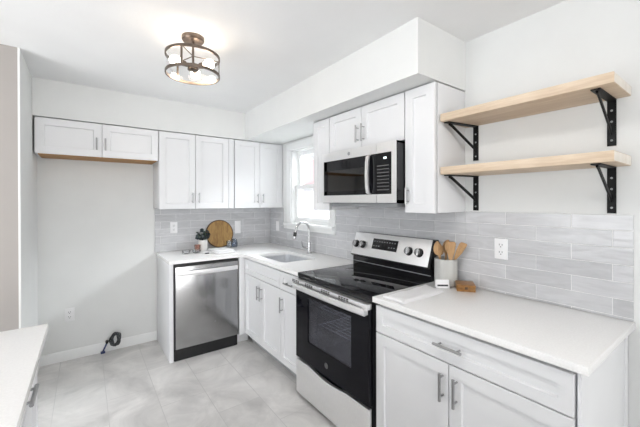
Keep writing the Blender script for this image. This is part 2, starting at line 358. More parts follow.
def sash(x0, x1, z0, z1, name):
    mb = MB(); a, b = WY0 - j, WY1 + j; s = 0.045
    mb.box(x0, x1, a - s, a, z0, z1, 0.002); mb.box(x0, x1, b, b + s, z0, z1, 0.002); mb.box(x0, x1, b + s, a - s, z0, z0 + s, 0.002); mb.box(x0, x1, b + s, a - s, z1 - s, z1, 0.002)
    o = mb.build(name, 'trim', win); xm = (x0 + x1) / 2
    MB().box(xm - 0.002, xm + 0.002, b + s, a - s, z0 + s, z1 - s).build('pane', 'pane', o)
sash(0.078, 0.108, 1.585, WZ1 - j, 'upper_sash'); sash(0.042, 0.072, WZ0 + 0.02, 1.63, 'lower_sash')

# tiled backsplashes: bevelled tiles over white grout, each tile laid a hair out of true
def tiles(name, regions, F, u_off, label):
    L, H, z0 = 0.305, 0.0767, 0.926
    mb = MB(); gr = MB(); tones = []
    for (u0, u1, v0, v1) in regions:
        F.box(gr, u0, u1, v0, v1, 0.0, 0.0068)
        r0 = int(math.floor((v0 - z0) / H)) - 1
        for r in range(r0, r0 + 12):
            va, vb = z0 + r * H, z0 + (r + 1) * H
            off = u_off + (0.1525 if r % 2 else 0.0)
            k0 = int(math.floor((u0 - off) / L)) - 1
            for k in range(k0, k0 + int((u1 - u0) / L) + 4):
                ua, ub = off + k * L, off + (k + 1) * L
                a, b, c, d = max(ua + 0.0014, u0), min(ub - 0.0014, u1), max(va + 0.0014, v0), min(vb - 0.0014, v1)
                if b - a < 0.006 or d - c < 0.006: continue
                rr = random.Random(r * 1000 + k)
                tu, tv, tone = rr.uniform(-.0035, .0035), rr.uniform(-.0035, .0035), rr.random()
                n = 0.0085; e = 0.0012
                def q(u, v, nn): return F.p(u, v, nn + (u - (a + b) / 2) * tu + (v - (c + d) / 2) * tv)
                lo = [q(a, c, 0.004), q(b, c, 0.004), q(b, d, 0.004), q(a, d, 0.004)]
                mi = [q(a, c, n - e), q(b, c, n - e), q(b, d, n - e), q(a, d, n - e)]
                hi = [q(a + e, c + e, n), q(b - e, c + e, n), q(b - e, d - e, n), q(a + e, d - e, n)]
                mb.rings([lo, mi, hi]); tones += [tone] * 10
    root = gr.build(name, 'grout'); struct(root, label)
    o = mb.build('tile_field', 'tile', root)
    at = o.data.attributes.new('tone', 'FLOAT', 'FACE')
    for i, t in enumerate(tones):
        if i < len(at.data): at.data[i].value = t
    return root
Z1 = 1.378
tiles('trim_1', [(-1.345, -0.0085, 0.9145, 1.3715)], FB(0), 0.08, 'glossy grey subway tile behind the dishwasher counter')
tiles('trim_2', [(0.0085, 0.348, 0.9145, 1.3715), (0.348, 1.3485, 0.9145, WZ0 - 0.0755), (1.3485, 1.66, 0.9145, 1.3715), (1.66, 2.421, 0.9145, 1.45), (2.421, 2.642, 0.9145, 1.3715), (2.642, 3.405, 0.9145, Z1)],
      FR(0), 2.726, 'glossy grey subway tile behind the range')

# outside: neighbour's house and ground seen through the window
nh = thing('neighbour_house', 'pale sided house with faded red roof seen through the kitchen window', 'house', (6, 9, -0.4))
MB().box(6, 10, 2, 16, -0.4, 2.35).build('wall', 'siding', nh)
mb = MB()
for k in range(18): mb.prism([(6.0, -0.4 + 0.15 * k), (5.97, -0.4 + 0.15 * k), (6.0, -0.25 + 0.15 * k)], 'y', 2, 16)
mb.build('siding', 'siding', nh)
MB().prism([(5.6, 2.3), (8, 3.7), (10.4, 2.3), (10.4, 2.2), (8, 3.55), (5.6, 2.2)], 'y', 1.8, 16.2).build('roof', 'pinkroof', nh)
struct(MB().box(0.16, 30, -20, 30, -0.5, -0.4).build('ground', 'lawn'))

# ------------------------------------------------------------------ wall cabinets
UD = 0.302                                                # carcass depth, doors bring it to 0.322
ZT, ZB = 2.127, 1.372
def wall_cab(F, u0, u1, z0, z1, label, doors, handles, bottom='cab', hl=0.105, group=None, filler=None):
    c = F.p((u0 + u1) / 2, z0, -UD / 2)
    t = thing('wall_cabinet', label, 'cabinet', c, group)
    mb = MB(); F.box(mb, u0 + 0.001, u1 - 0.001, z0 + 0.002, z1, -UD + 0.0005, -0.012, 0.001); mb.build('carcass', 'cab', t)
    if bottom != 'cab':
        mb = MB(); F.box(mb, u0 + 0.02, u1 - 0.012, z0 - 0.006, z0 + 0.004, -UD + 0.003, -0.002); lab(mb.build('bottom_panel', bottom, t), 'raw brown wood underside')
    if filler:
        mb = MB(); F.box(mb, filler[0], filler[1], z0, z1, 0, 0.02, 0.001); mb.build('filler_strip', 'cab', t)
    for (a, b), h in zip(doors, handles):
        d = shaker(F, a + 0.0023, b - 0.0023, z0, z1 - 0.002, 'door', t)
        if h: pull(F, h[0], h[1], hl, d)
    return t
B = FB(-UD); Rf = FR(-UD)
wall_cab(B, -2.258, -1.361, 1.836, ZT, 'short white two-door wall cabinet over the empty refrigerator space, brown underside', [(-2.258, -1.81), (-1.81, -1.361)], [(-1.849, 1.945), (-1.786, 1.945)], 'underwood')
wall_cab(B, -1.358, -0.612, ZB, ZT, 'white two-door wall cabinet over the dishwasher and its round board', [(-1.358, -1.019), (-1.019, -0.672)], [(-1.052, 1.482), (-0.987, 1.482)], filler=(-0.671, -0.613))
wall_cab(B, -0.609, -0.003, ZB, ZT, 'white two-door wall cabinet in the corner next to the window', [(-0.604, -0.301), (-0.301, -0.003)], [(-0.334, 1.48), (-0.268, 1.48)])
wall_cab(Rf, 1.4275, 1.657, ZB, ZT, 'narrow white wall cabinet between window and microwave', [(1.4275, 1.657)], [None])
wall_cab(Rf, 1.659, 2.420, 1.826, ZT, 'short white two-door wall cabinet above the microwave', [(1.659, 2.031), (2.031, 2.420)], [(2.003, 1.932), (2.062, 1.932)], hl=0.125)
wall_cab(Rf, 2.4225, 2.6350, ZB, ZT, 'narrow tall white wall cabinet between microwave and wooden shelves', [(2.4225, 2.6350)], [(2.452, 1.475)], hl=0.10)

# ------------------------------------------------------------------ base cabinets
BX = 0.61                                                 # carcass front
def base_cab(F, u0, u1, label, name='base_cabinet', depth=0.605):
    t = thing(name, label, 'cabinet', F.p((u0 + u1) / 2, 0, -depth / 2))
    mb = MB(); F.box(mb, u0, u1, 0.105, 0.882, -depth, -0.012, 0.001); mb.build('carcass', 'cab', t)
    mb = MB(); F.box(mb, u0, u1, 0, 0.105, -depth, -0.075); mb.build('toe_kick', 'toe', t)
    return t
Br = FR(-BX)
# sink base: hollow so that the bowl hangs inside it
t = thing('base_cabinet', 'white two-door sink base cabinet below the steel sink', 'cabinet', (-0.3, -1.0, 0))
mb = MB(); mb.box(-BX, -0.005, -1.382, -1.364, 0.105, 0.882); mb.box(-BX, -0.005, -0.64, -0.622, 0.105, 0.882); mb.box(-BX, -0.005, -1.364, -0.64, 0.105, 0.123); mb.box(-BX, -BX + 0.018, -1.364, -0.64, 0.70, 0.882); mb.box(-BX, -BX + 0.018, -1.042, -0.998, 0.105, 0.882)
mb.build('carcass', 'cab', t)
MB().box(-BX + 0.075, -BX + 0.095, -1.382, -0.622, 0, 0.105).build('toe_kick', 'toe', t)
shaker(Br, 0.66, 1.380, 0.722, 0.866, 'drawer_front', t, fr=0.045)
d = shaker(Br, 0.66, 1.0177, 0.115, 0.716, 'door', t); pull(Br, 0.996, 0.60, 0.125, d)
d = shaker(Br, 1.0223, 1.380, 0.115, 0.716, 'door', t); pull(Br, 1.052, 0.60, 0.125, d)
t = base_cab(Br, 1.384, 1.686, 'narrow white base cabinet with one drawer left of the range')
t['label'] = 'narrow white base cabinet with one drawer between sink cabinet and range'
d = shaker(Br, 1.386, 1.684, 0.722, 0.866, 'drawer', t, fr=0.045); pull(Br, 1.55, 0.79, 0.125, d, False)
d = shaker(Br, 1.386, 1.684, 0.115, 0.716, 'door', t); pull(Br, 1.430, 0.60, 0.125, d)
t = base_cab(Br, 2.470, 3.372, 'wide white base cabinet with one drawer over two doors, under the shelves', depth=0.60)
d = shaker(Br, 2.472, 3.366, 0.722, 0.866, 'drawer', t, fr=0.045); pull(Br, 2.920, 0.797, 0.135, d, False)
d = shaker(Br, 2.472, 2.9107, 0.115, 0.716, 'door', t); pull(Br, 2.886, 0.612, 0.125, d)
d = shaker(Br, 2.9153, 3.366, 0.115, 0.716, 'door', t); pull(Br, 2.952, 0.612, 0.125, d)
mb = MB(); mb.box(-0.618, -0.003, -3.384, -3.373, 0, 0.882, 0.001); mb.box(-0.05, -0.003, -3.3865, -3.384, 0, 0.882)
mb.build('end_panel', 'cab', t)
# corner filler between the dishwasher and the sink base
t = thing('corner_filler', 'white corner filler post between dishwasher and sink cabinet', 'panel', (-0.66, -0.62, 0))
MB().box(-0.688, -0.632, -0.658, -0.60, 0.107, 0.882, 0.001).build('post', 'cab', t); MB().box(-0.69, -0.56, -0.57, -0.55, 0, 0.105).build('toe_board', 'cab', t)
tag(MB().box(-1.328, -1.296, -0.63, -0.002, 0, 0.883, 0.001).build('end_panel', 'cab'), 'white tall end panel at the open side of the dishwasher', 'panel')

# ------------------------------------------------------------------ countertops
def rounded(x0, x1, y0, y1, r, n=6):
    out = []
    for cx, cy, a0 in ((x1 - r, y1 - r, 0), (x0 + r, y1 - r, 90), (x0 + r, y0 + r, 180), (x1 - r, y0 + r, 270)):
        for k in range(n + 1): a = R(a0 + 90 * k / n); out.append((cx + r * math.cos(a), cy + r * math.sin(a)))
    return out
SX0, SX1, SY0, SY1 = -0.555, -0.19, -1.31, -0.765          # sink cut-out
CZ0, CZ1 = 0.884, 0.914
def counter_L():
    bm = bmesh.new()
    arc = [(-0.70 + 0.052 * math.sin(R(a)), -0.70 + 0.052 * math.cos(R(a))) for a in (10, 30, 50, 70, 80)]
    outer = [(-1.336, 0), (-1.336, -0.648)] + [(-0.70, -0.648)] + arc + [(-0.648, -0.70), (-0.648, -1.687), (-0.0, -1.687), (0, 0)]
    outer = [(x, y) for x, y in outer]
    hole = rounded(SX0, SX1, SY0, SY1, 0.05)
    def ring(pts, z): return [bm.verts.new((x, y, z)) for x, y in pts]
    for z in (CZ1, CZ0):
        vs_ = ring(outer, z); hs = ring(hole, z); ed = []
        for L in (vs_, hs):
            for i in range(len(L)): ed.append(bm.edges.new((L[i], L[(i + 1) % len(L)])))
        bmesh.ops.triangle_fill(bm, use_beauty=True, use_dissolve=False, edges=ed)
        if z == CZ1: top = (vs_, hs)
        else: bot = (vs_, hs)
    for a, b in zip(top, bot):
        for i in range(len(a)): j_ = (i + 1) % len(a); bm.faces.new((a[i], a[j_], b[j_], b[i]))
    mb = MB(); mb.bm.free(); mb.bm = bm
    return mb.build('countertop', 'quartz', smooth=35)
tag(counter_L(), 'L-shaped white quartz countertop around the sink and over the dishwasher', 'countertop')
tag(MB().box(-0.648, -0.0005, -3.4096, -2.461, CZ0, CZ1, 0.002).build('countertop', 'quartz'), 'white quartz countertop right beside the range, below the wooden shelves'.replace('right beside', 'beside'), 'countertop')

# sink and faucet
def sink():
    t = thing('sink', 'undermount stainless sink set in the corner countertop', 'sink', (-0.36, -1.06, 0.70))
    g = 0.004
    lo = lambda i, z: [(x, y, z) for x, y in rounded(SX0 - g + i, SX1 + g - i, SY0 - g + i, SY1 + g - i, 0.055)]
    mb = MB(); mb.rings([lo(-0.02, 0.883), lo(0, 0.883), lo(0.004, 0.72), lo(0.02, 0.70), lo(0.14, 0.693)], cap0=False); mb.build('bowl', 'steelbowl', t, smooth=40)
    MB().lathe(-0.36, -1.06, [(0.045, 0.694), (0.045, 0.699), (0.03, 0.6985), (0.025, 0.695)], 24).build('drain', 'chrome', t)
sink()
t = thing('faucet', 'tall curved pull-down steel faucet behind the sink', 'faucet', (-0.085, -1.012, CZ1))
MB().lathe(-0.085, -1.012, [(0.027, CZ1), (0.027, CZ1 + 0.006), (0.020, CZ1 + 0.012), (0.0175, CZ1 + 0.10), (0.0155, CZ1 + 0.115)], 24).build('base', 'faucetm', t)
pth = [(-0.085, -1.012, CZ1 + 0.11), (-0.085, -1.012, 1.14)]
for k in range(0, 13): a = math.pi * k / 12 * 0.93; pth.append((-0.085 - 0.078 + 0.078 * math.cos(a), -1.012, 1.155 + 0.078 * math.sin(a)))
pth.append((-0.252, -1.012, 1.125))
MB().tube(pth, 0.0115, 14).build('spout', 'faucetm', t)
sp = MB().tube([(-0.2515, -1.012, 1.13), (-0.256, -1.012, 1.105), (-0.262, -1.012, 1.075), (-0.263, -1.012, 1.068)], [0.0125, 0.016, 0.0185, 0.015], 16).build('spray_head', 'faucetm', t)
lab(MB().cyl((-0.2505, -1.012, 1.138), (-0.2575, -1.012, 1.098), 0.0166, 16).build('grip_collar', 'bmatte', sp), 'black grip collar')
MB().tube([(-0.10, -1.012, CZ1 + 0.06), (-0.135, -0.992, CZ1 + 0.062), (-0.152, -0.99, CZ1 + 0.075), (-0.16, -0.988, CZ1 + 0.125)], [0.012, 0.011, 0.007, 0.005], 12).build('lever', 'faucetm', t)

# ------------------------------------------------------------------ dishwasher
t = thing('dishwasher', 'stainless steel dishwasher at the end of the short counter', 'dishwasher', (-0.99, -0.33, 0))
MB().box(-1.292, -0.694, -0.612, -0.02, 0.0, 0.878).build('tub', 'bmatte', t)
MB().box(-1.286, -0.700, -0.60, -0.612 - 0.01, 0.0, 0.108).build('toe_panel', 'bplast', t)
MB().box(-1.290, -0.697, -0.640, -0.612, 0.112, 0.872, 0.002).build('door_core', 'bmatte', t)
d = MB().box(-1.284, -0.703, -0.656, -0.640, 0.116, 0.856, 0.006).build('door', 'steel', t)
mb = MB(); n = 16; hb = []
for k in range(n + 1):
    s = k / n; x = -1.272 + s * (1.272 - 0.712); hb.append((x, -0.676 - 0.020 * math.sin(math.pi * s) ** 0.7, 0.797))
rg = []
for p in hb: rg.append([(p[0], p[1] - 0.006, p[2] + 0.020), (p[0], p[1] - 0.009, p[2]), (p[0], p[1] - 0.006, p[2] - 0.020), (p[0], p[1] + 0.006, p[2] - 0.020), (p[0], p[1] + 0.006, p[2] + 0.020)])
mb.rings(rg); mb.box(-1.276, -1.255, -0.676, -0.656, 0.782, 0.812, 0.002); mb.box(-0.729, -0.708, -0.676, -0.656, 0.782, 0.812, 0.002)
mb.build('handle', 'steelh', d)
MB().lathe(-0.99, 0, [(0.006, 0), (0.006, 0.0012)], 16).build('emblem', 'nickel', d).matrix_local  # small round badge
e = bpy.data.objects['emblem']; e.rotation_euler = (R(90), 0, 0); e.location = Vector((-0.93, -0.6558, 0.30)) - ORG[d.name]

# ------------------------------------------------------------------ range
RY0, RY1 = -1.6925, -2.4555
t = thing('range', 'freestanding electric range with black glass top and stainless trim', 'stove', (-0.33, -2.074, 0))
mb = MB()
mb.box(-0.632, -0.02, RY0, RY0 - 0.02, 0.03, 0.885); mb.box(-0.632, -0.02, RY1, RY1 + 0.02, 0.03, 0.885); mb.box(-0.05, -0.02, RY1, RY0, 0.03, 0.885)
mb.box(-0.632, -0.02, RY1, RY0, 0.03, 0.33); mb.box(-0.632, -0.02, RY1, RY0, 0.83, 0.885); mb.box(-0.64, -0.55, RY0, RY0 - 0.09, 0.03, 0.885); mb.box(-0.64, -0.55, RY1, RY1 + 0.09, 0.03, 0.885)
mb.build('body', 'bplast', t)
mb = MB(); mb.box(-0.54, -0.055, -1.79, -1.785, 0.335, 0.825); mb.box(-0.54, -0.055, -2.365, -2.36, 0.335, 0.825); mb.box(-0.06, -0.055, -2.36, -1.79, 0.335, 0.825); mb.box(-0.6, -0.055, -2.36, -1.79, 0.332, 0.337)
mb.build('oven_cavity', 'cav', t)
for z in (0.53, 0.66):
    mb = MB()
    for k in range(12): x = -0.53 + k * 0.040; mb.cyl((x, -1.80, z), (x, -2.35, z), 0.003, 6)
    for y in (-1.80, -1.98, -2.17, -2.35): mb.cyl((-0.53, y, z - 0.004), (-0.08, y, z - 0.004), 0.003, 6)
    mb.build('oven_rack', 'rackwire', t)
ct = MB().box(-0.650, -0.09, RY1, RY0, 0.886, 0.914, 0.004).build('cooktop', 'bglass', t)
for bx, by, br in ((-0.50, -1.88, 0.10), (-0.50, -2.28, 0.115), (-0.24, -1.88, 0.08), (-0.24, -2.28, 0.08)):
    mb = MB()
    for rr in (br, br * 0.62): mb.lathe(bx, by, [(rr, 0.9141), (rr + 0.0012, 0.9143), (rr + 0.002, 0.9141)], 48, False, False)
    mb.build('burner_ring', 'burner', ct)
MB().box(-0.646, -0.63, RY1 + 0.004, RY0 - 0.004, 0.868, 0.886).build('vent_gap', 'bmatte', t)
# oven door: black glass frame around a tinted pane, stainless ledge with vent slots on top
DX0, DX1 = -0.668, -0.642
mb = MB(); y0, y1 = RY0 - 0.003, RY1 + 0.003
mb.box(DX0, DX1, y0 - 0.155, y0, 0.300, 0.838); mb.box(DX0, DX1, y1, y1 + 0.145, 0.300, 0.838); mb.box(DX0, DX1, y1 + 0.145, y0 - 0.155, 0.300, 0.450); mb.box(DX0, DX1, y1 + 0.145, y0 - 0.155, 0.765, 0.838)
od = mb.build('oven_door', 'doorglass', t)
lab(MB().box(DX0 + 0.002, DX0 + 0.006, y1 + 0.14, y0 - 0.15, 0.445, 0.77).build('oven_window', 'ovenpane', od), 'tinted oven window')
lab(MB().box(DX0 - 0.016, DX1, y1, y0, 0.838, 0.871, 0.003).build('door_rail', 'steelh', od), 'stainless rail along the top of the oven door')
rail = bpy.data.objects['door_rail']
for yc in (-1.76, -1.93, -2.12, -2.30):
    mb = MB()
    for dx in (0, 1):
        for dy in range(4): mb.box(DX0 - 0.0166, DX0 - 0.015, yc + dy * 0.024, yc + dy * 0.024 + 0.018, 0.8495 + dx * 0.010, 0.8565 + dx * 0.010)
    lab(mb.build('vent_slots', 'bmatte', od), 'black vent slots')
mb = MB(); rg = []
for k in range(21):
    s = k / 20; y = y0 - 0.004 + s * (y1 - y0 + 0.008); x = -0.694 - 0.012 * math.sin(math.pi * s) ** 0.8
    rg.append([(x - 0.006, y, 0.846), (x - 0.010, y, 0.838), (x - 0.009, y, 0.815), (x - 0.004, y, 0.809), (x + 0.006, y, 0.809), (x + 0.006, y, 0.846)])
mb.rings(rg); mb.box(-0.696, -0.668, y0 - 0.004, y0 - 0.03, 0.811, 0.844, 0.002); mb.box(-0.696, -0.668, y1 + 0.03, y1 + 0.004, 0.811, 0.844, 0.002)
lab(mb.build('handle', 'steelh', od), 'wide stainless door handle')
mb = MB(); mb.cyl((DX0 - 0.0008, -2.065, 0.372), (DX0 + 0.001, -2.065, 0.372), 0.019, 28); mb.torus((DX0 - 0.001, -2.065, 0.372), 0.0165, 0.0014, 28, 6, 'x')
lab(mb.build('emblem', 'badge', od), 'round grey maker emblem')
# stainless drawer with scooped top edge
mb = MB(); pl = [(y0, 0.035), (y0, 0.283)]
for k in range(13): s = k / 12; pl.append((-1.86 - s * 0.40, 0.283 - 0.020 * math.sin(math.pi * s)))
pl += [(y1, 0.283), (y1, 0.035)]
mb.prism(pl, 'x', -0.667, -0.645, 0.0015); lab(mb.build('drawer', 'steelh', t), 'stainless storage drawer under the oven')
for x in (-0.60, -0.08):
    for y in (RY0 - 0.05, RY1 + 0.05): MB().cyl((x, y, 0), (x, y, 0.032), 0.018, 14).build('foot', 'bmatte', t)
# backguard
bg = [(-0.012, 0.90), (-0.095, 0.90), (-0.095, 0.985), (-0.122, 0.998), (-0.118, 1.010), (-0.058, 1.182), (-0.012, 1.182)]
MB().prism(bg, 'y', RY1, RY0, 0.002).build('backguard', 'bplast', t)
lab(MB().box(-0.0965, -0.094, RY1 + 0.003, RY0 - 0.003, 0.946, 0.951).build('trim_line', 'legend', bpy.data.objects['backguard']), 'thin grey line across the black backguard')
nn = Vector((-0.172, 0, -0.060)).normalized()
px = lambda s, o=0: (-0.118 + 0.060 * s + nn.x * o, 1.010 + 0.172 * s - nn.z * o)      # along the sloped face
def slope_box(mb, s0, s1, ya, yb, o0, o1, bev=0.0):
    a, b, c, d_ = px(s0, o0), px(s1, o0), px(s1, o1), px(s0, o1); mb.prism([a, b, c, d_], 'y', ya, yb, bev); return mb
cp = slope_box(MB(), -0.02, 1.0, RY1 + 0.012, RY0 - 0.004, 0.0, 0.004, 0.001).build('control_panel', 'steelh', t)
lab(cp, 'stainless sloped control panel')
dp = slope_box(MB(), 0.34, 0.80, -2.165, -1.915, 0.004, 0.0055).build('display', 'bglass', cp)
for r_, ks in ((0, range(0, 3)), (0, range(6, 9)), (1, range(0, 9))):
    mb = MB()
    for k in ks:
        ya = -1.93 - k * 0.0255; slope_box(mb, 0.46 + r_ * 0.2, 0.50 + r_ * 0.2, ya - 0.010, ya, 0.0055, 0.0059)
    mb.build('key_print', 'legend', dp)
for ky in (-1.735, -1.812, -2.275, -2.362):
    c0 = px(0.46, 0.004); c = Vector((c0[0], ky, c0[1])); ax = Vector((nn.x, 0, -nn.z))
    k_ = MB().tube([c, c + ax * 0.006], [0.031, 0.0305], 24).tube([c + ax * 0.006, c + ax * 0.026], [0.028, 0.026], 24).build('knob', 'bplast', cp, smooth=40)
    u_ = Vector((0.060, 0, 0.172)).normalized()
    mb = MB(); q0 = c + ax * 0.026
    mb.tube([q0 - u_ * 0.025, q0 + u_ * 0.025], 0.0075, 10); mb.tube([c + ax * 0.0262, c + ax * 0.0275], [0.0235, 0.0230], 24)
    lab(mb.build('grip', 'steel', k_), 'steel knob face and grip bar')

# ------------------------------------------------------------------ microwave
MX, MY0, MY1, MZ0, MZ1 = -0.400, -1.664, -2.4175, 1.430, 1.817
t = thing('microwave', 'stainless over-the-range microwave under the short cabinet', 'microwave', (-0.2, -2.04, MZ0))
mb = MB(); mb.box(-0.393, -0.01, MY0, MY0 - 0.012, MZ0, MZ1); mb.box(-0.393, -0.01, MY1, MY1 + 0.012, MZ0, MZ1); mb.box(-0.393, -0.01, MY1, MY0, MZ1 - 0.012, MZ1); mb.box(-0.393, -0.01, MY1, MY0, MZ0, MZ0 + 0.02); mb.box(-0.03, -0.01, MY1, MY0, MZ0, MZ1); mb.box(-0.393, -0.02, -2.24, -2.26, MZ0, MZ1); mb.box(-0.393, -0.36, MY1, -2.24, MZ0, MZ1)
mb.build('body', 'bplast', t)
MB().box(-0.33, -0.06, MY0 - 0.03, MY1 + 0.05, 1.402, MZ0, 0.004).build('vent_hood', 'grey', t)
mb = MB()
for k in range(14): mb.box(-0.30, -0.10, MY0 - 0.07 - k * 0.019, MY0 - 0.078 - k * 0.019, 1.4005, 1.403)
mb.build('grease_filter', 'nickel', t)
mb = MB(); WZa, WZb = 1.488, 1.752
dy0, dy1 = MY0, -2.256                                    # door
mb.box(MX, -0.393, dy0, dy0 - 0.022, WZa, WZb); mb.box(MX, -0.393, dy1, dy0, MZ0 + 0.002, WZa); mb.box(MX, -0.393, dy1, dy0, WZb, MZ1)
dr = mb.build('door', 'steelh', t)
mb = MB(); a, b = dy0 - 0.022, dy1
mb.box(MX + 0.001, -0.393, a, a - 0.038, WZa, WZb); mb.box(MX + 0.001, -0.393, b, -2.150, WZa, WZb); mb.box(MX + 0.001, -0.393, -2.150, a, WZa, WZa + 0.03); mb.box(MX + 0.001, -0.393, -2.150, a, WZb - 0.075, WZb)
lab(mb.build('window_frame', 'bglass', dr), 'black glass band around the microwave window')
MB().box(-0.3965, -0.394, -2.152, a - 0.036, WZa + 0.028, WZb - 0.073).build('window', 'mwpane', dr)
mb = MB(); mb.box(-0.37, -0.05, -2.15, -1.70, MZ0 + 0.03, MZ0 + 0.034); mb.box(-0.06, -0.05, -2.15, -1.70, MZ0 + 0.03, MZ1 - 0.03); mb.box(-0.37, -0.05, -1.70, -1.695, MZ0 + 0.03, MZ1 - 0.03); mb.box(-0.37, -0.05, -2.155, -2.15, MZ0 + 0.03, MZ1 - 0.03)
mb.build('cooking_cavity', 'mwcav', t)
mb = MB(); hy = -2.193
hp = [(-0.402, WZa + 0.002), (-0.420, WZa + 0.010), (-0.428, WZa + 0.05), (-0.431, 1.62), (-0.428, WZb - 0.05), (-0.420, WZb - 0.010), (-0.402, WZb - 0.002)]
mb.rings([[(x, hy - 0.014, z), (x, hy + 0.014, z), (x + 0.012, hy + 0.014, z), (x + 0.012, hy - 0.014, z)] for x, z in hp])
mb.build('handle', 'steelh', dr)
mb = MB(); mb.cyl((MX - 0.001, -1.985, 1.786), (MX + 0.001, -1.985, 1.786), 0.0135, 24); mb.torus((MX - 0.001, -1.985, 1.786), 0.0115, 0.0012, 24, 6, 'x')
lab(mb.build('emblem', 'grey', dr), 'round grey maker emblem')
mb = MB(); mb.box(MX, -0.393, -2.259, MY1, MZ0 + 0.002, WZa); mb.box(MX, -0.393, -2.259, MY1, WZb, MZ1); mb.box(MX, -0.393, -2.383, MY1, WZa, WZb)
cpn = mb.build('control_surround', 'steelh', t)
kp = MB().box(MX + 0.0005, -0.393, -2.259, -2.383, WZa, WZb).build('control_panel', 'bglass', cpn)
mb = MB()
for r_ in range(8):
    for k in range(4): mb.box(MX - 0.0002, MX + 0.001, -2.262 - k * 0.024, -2.290 - k * 0.024, WZa + 0.025 + r_ * 0.022, WZa + 0.031 + r_ * 0.022)
mb.build('key_print', 'keys', kp)
MB().box(MX - 0.0003, MX + 0.001, -2.318, -2.342, WZb - 0.040, WZb - 0.028).build('clock_display', 'lcd', kp)

# ------------------------------------------------------------------ wooden shelves on iron brackets
def shelf(z0, label):
    t = thing('wall_shelf', label, 'shelf', (-0.14, -3.02, z0), 'pine shelves beside the tall cabinet')
    bd = MB().box(-0.282, -0.001, -3.396, -2.644, z0, z0 + 0.043, 0.003).build('board', 'pine', t)
    lab(MB().box(-0.279, -0.004, -3.3968, -3.3955, z0 + 0.003, z0 + 0.040).build('end_grain', 'endgrain', bd), 'pale sawn end')
    for yb in (-2.705, -3.332):
        h = 0.016
        mb = MB(); mb.box(-0.006, -0.001, yb - h, yb + h, z0 - 0.21, z0, 0.001); sk = 0.042 if yb > -3 else 0.0; mb.rings([[(x_, yb + k_ - h, z0 - 0.006), (x_, yb + k_ + h, z0 - 0.006), (x_, yb + k_ + h, z0 - 0.0005), (x_, yb + k_ - h, z0 - 0.0005)] for x_, k_ in ((-0.001, 0), (-0.25, sk))])
        mb.tube([(-0.228, yb + sk * 0.93, z0 - 0.008), (-0.205, yb + sk * 0.85, z0 - 0.018), (-0.028, yb, z0 - 0.135), (-0.007, yb, z0 - 0.155)], 0.010, 8, flat=0.45)
        br_ = mb.build('bracket', 'iron', t)
        for dz in (0.05, 0.10, 0.185): MB().lathe(0, 0, [(0.005, 0), (0.004, 0.0015), (0.002, 0.002)], 12).build('screw', 'grey', br_)
        for o, dz in zip([c for c in br_.children], (0.05, 0.10, 0.185)):
            o.rotation_euler = (0, R(-90), 0); o.location = Vector((-0.006, yb, z0 - dz)) - ORG[br_.name]
    return t
shelf(1.900, 'upper pale pine shelf on two black iron brackets')
shelf(1.595, 'lower pale pine shelf on black iron brackets just above the tile')

# ------------------------------------------------------------------ outlets
def outlet(F, u, v, label, w_=0.072, h_=0.117, n=0.0088, kind='outlet'):
    t = thing('wall_outlet' if kind == 'outlet' else 'light_switch', label, kind, F.p(u, v - h_ / 2, n))
    mb = MB(); F.box(mb, u - w_ / 2, u + w_ / 2, v - h_ / 2, v + h_ / 2, n - 0.001, n + 0.006, 0.002); mb.build('cover_plate', 'plate', t)
    if kind == 'outlet':
        for dv in (-0.021, 0.021):
            mb = MB(); F.box(mb, u - 0.0155, u + 0.0155, v + dv - 0.014, v + dv + 0.014, n + 0.005, n + 0.0075, 0.001); s = mb.build('socket', 'plate', t)
            mb = MB(); F.box(mb, u - 0.009, u - 0.006, v + dv - 0.001, v + dv + 0.009, n + 0.0072, n + 0.0078); F.box(mb, u + 0.006, u + 0.009, v + dv - 0.001, v + dv + 0.009, n + 0.0072, n + 0.0078); F.box(mb, u - 0.003, u + 0.003, v + dv - 0.011, v + dv - 0.006, n + 0.0072, n + 0.0078)
            mb.build('slots', 'slot', s)
    else:
        mb = MB(); F.box(mb, u - 0.017, u + 0.017, v - 0.034, v + 0.034, n + 0.005, n + 0.0085, 0.0015); mb.build('rocker', 'plate', t)
outlet(FB(0), -1.163, 1.166, 'white wall outlet in the tile above the dishwasher, clear of the wooden board')
outlet(FB(0), -0.445, 1.137, 'white switch plate on the tile beside the round wooden board', kind='switch', h_=0.15)
outlet(FB(0), -2.05, 0.412, 'white wall outlet low in the empty refrigerator space', n=0.0)
outlet(FR(0), 0.213, 1.143, 'white switch plate on the tile between corner and window sill', kind='switch')
outlet(FR(0), 2.856, 1.168, 'white double outlet on the tile beside the utensil crock')

# ------------------------------------------------------------------ ceiling light
LX, LY = -1.40, -1.70
t = thing('ceiling_light', 'round semi-flush ceiling light with glass drum and bronze rings', 'light', (LX, LY, ZC))
MB().lathe(LX, LY, [(0.064, ZC), (0.064, ZC - 0.018), (0.058, ZC - 0.026), (0.012, ZC - 0.028)], 36).build('canopy', 'bronze', t)
MB().cyl((LX, LY, ZC - 0.026), (LX, LY, 2.25), 0.007, 14).build('stem', 'bronze', t)
hub = MB().lathe(LX, LY, [(0.012, 2.278), (0.03, 2.273), (0.032, 2.240), (0.02, 2.234)], 28).build('hub', 'bronze', t)
RR = 0.152; ZR1, ZR0 = 2.320, 2.212
for z in (ZR1, ZR0):
    MB().lathe(LX, LY, [(RR - 0.003, z - 0.008), (RR + 0.004, z - 0.008), (RR + 0.004, z + 0.008), (RR - 0.003, z + 0.008), (RR - 0.003, z - 0.008)], 64, False, False).build('ring', 'bronze', t)
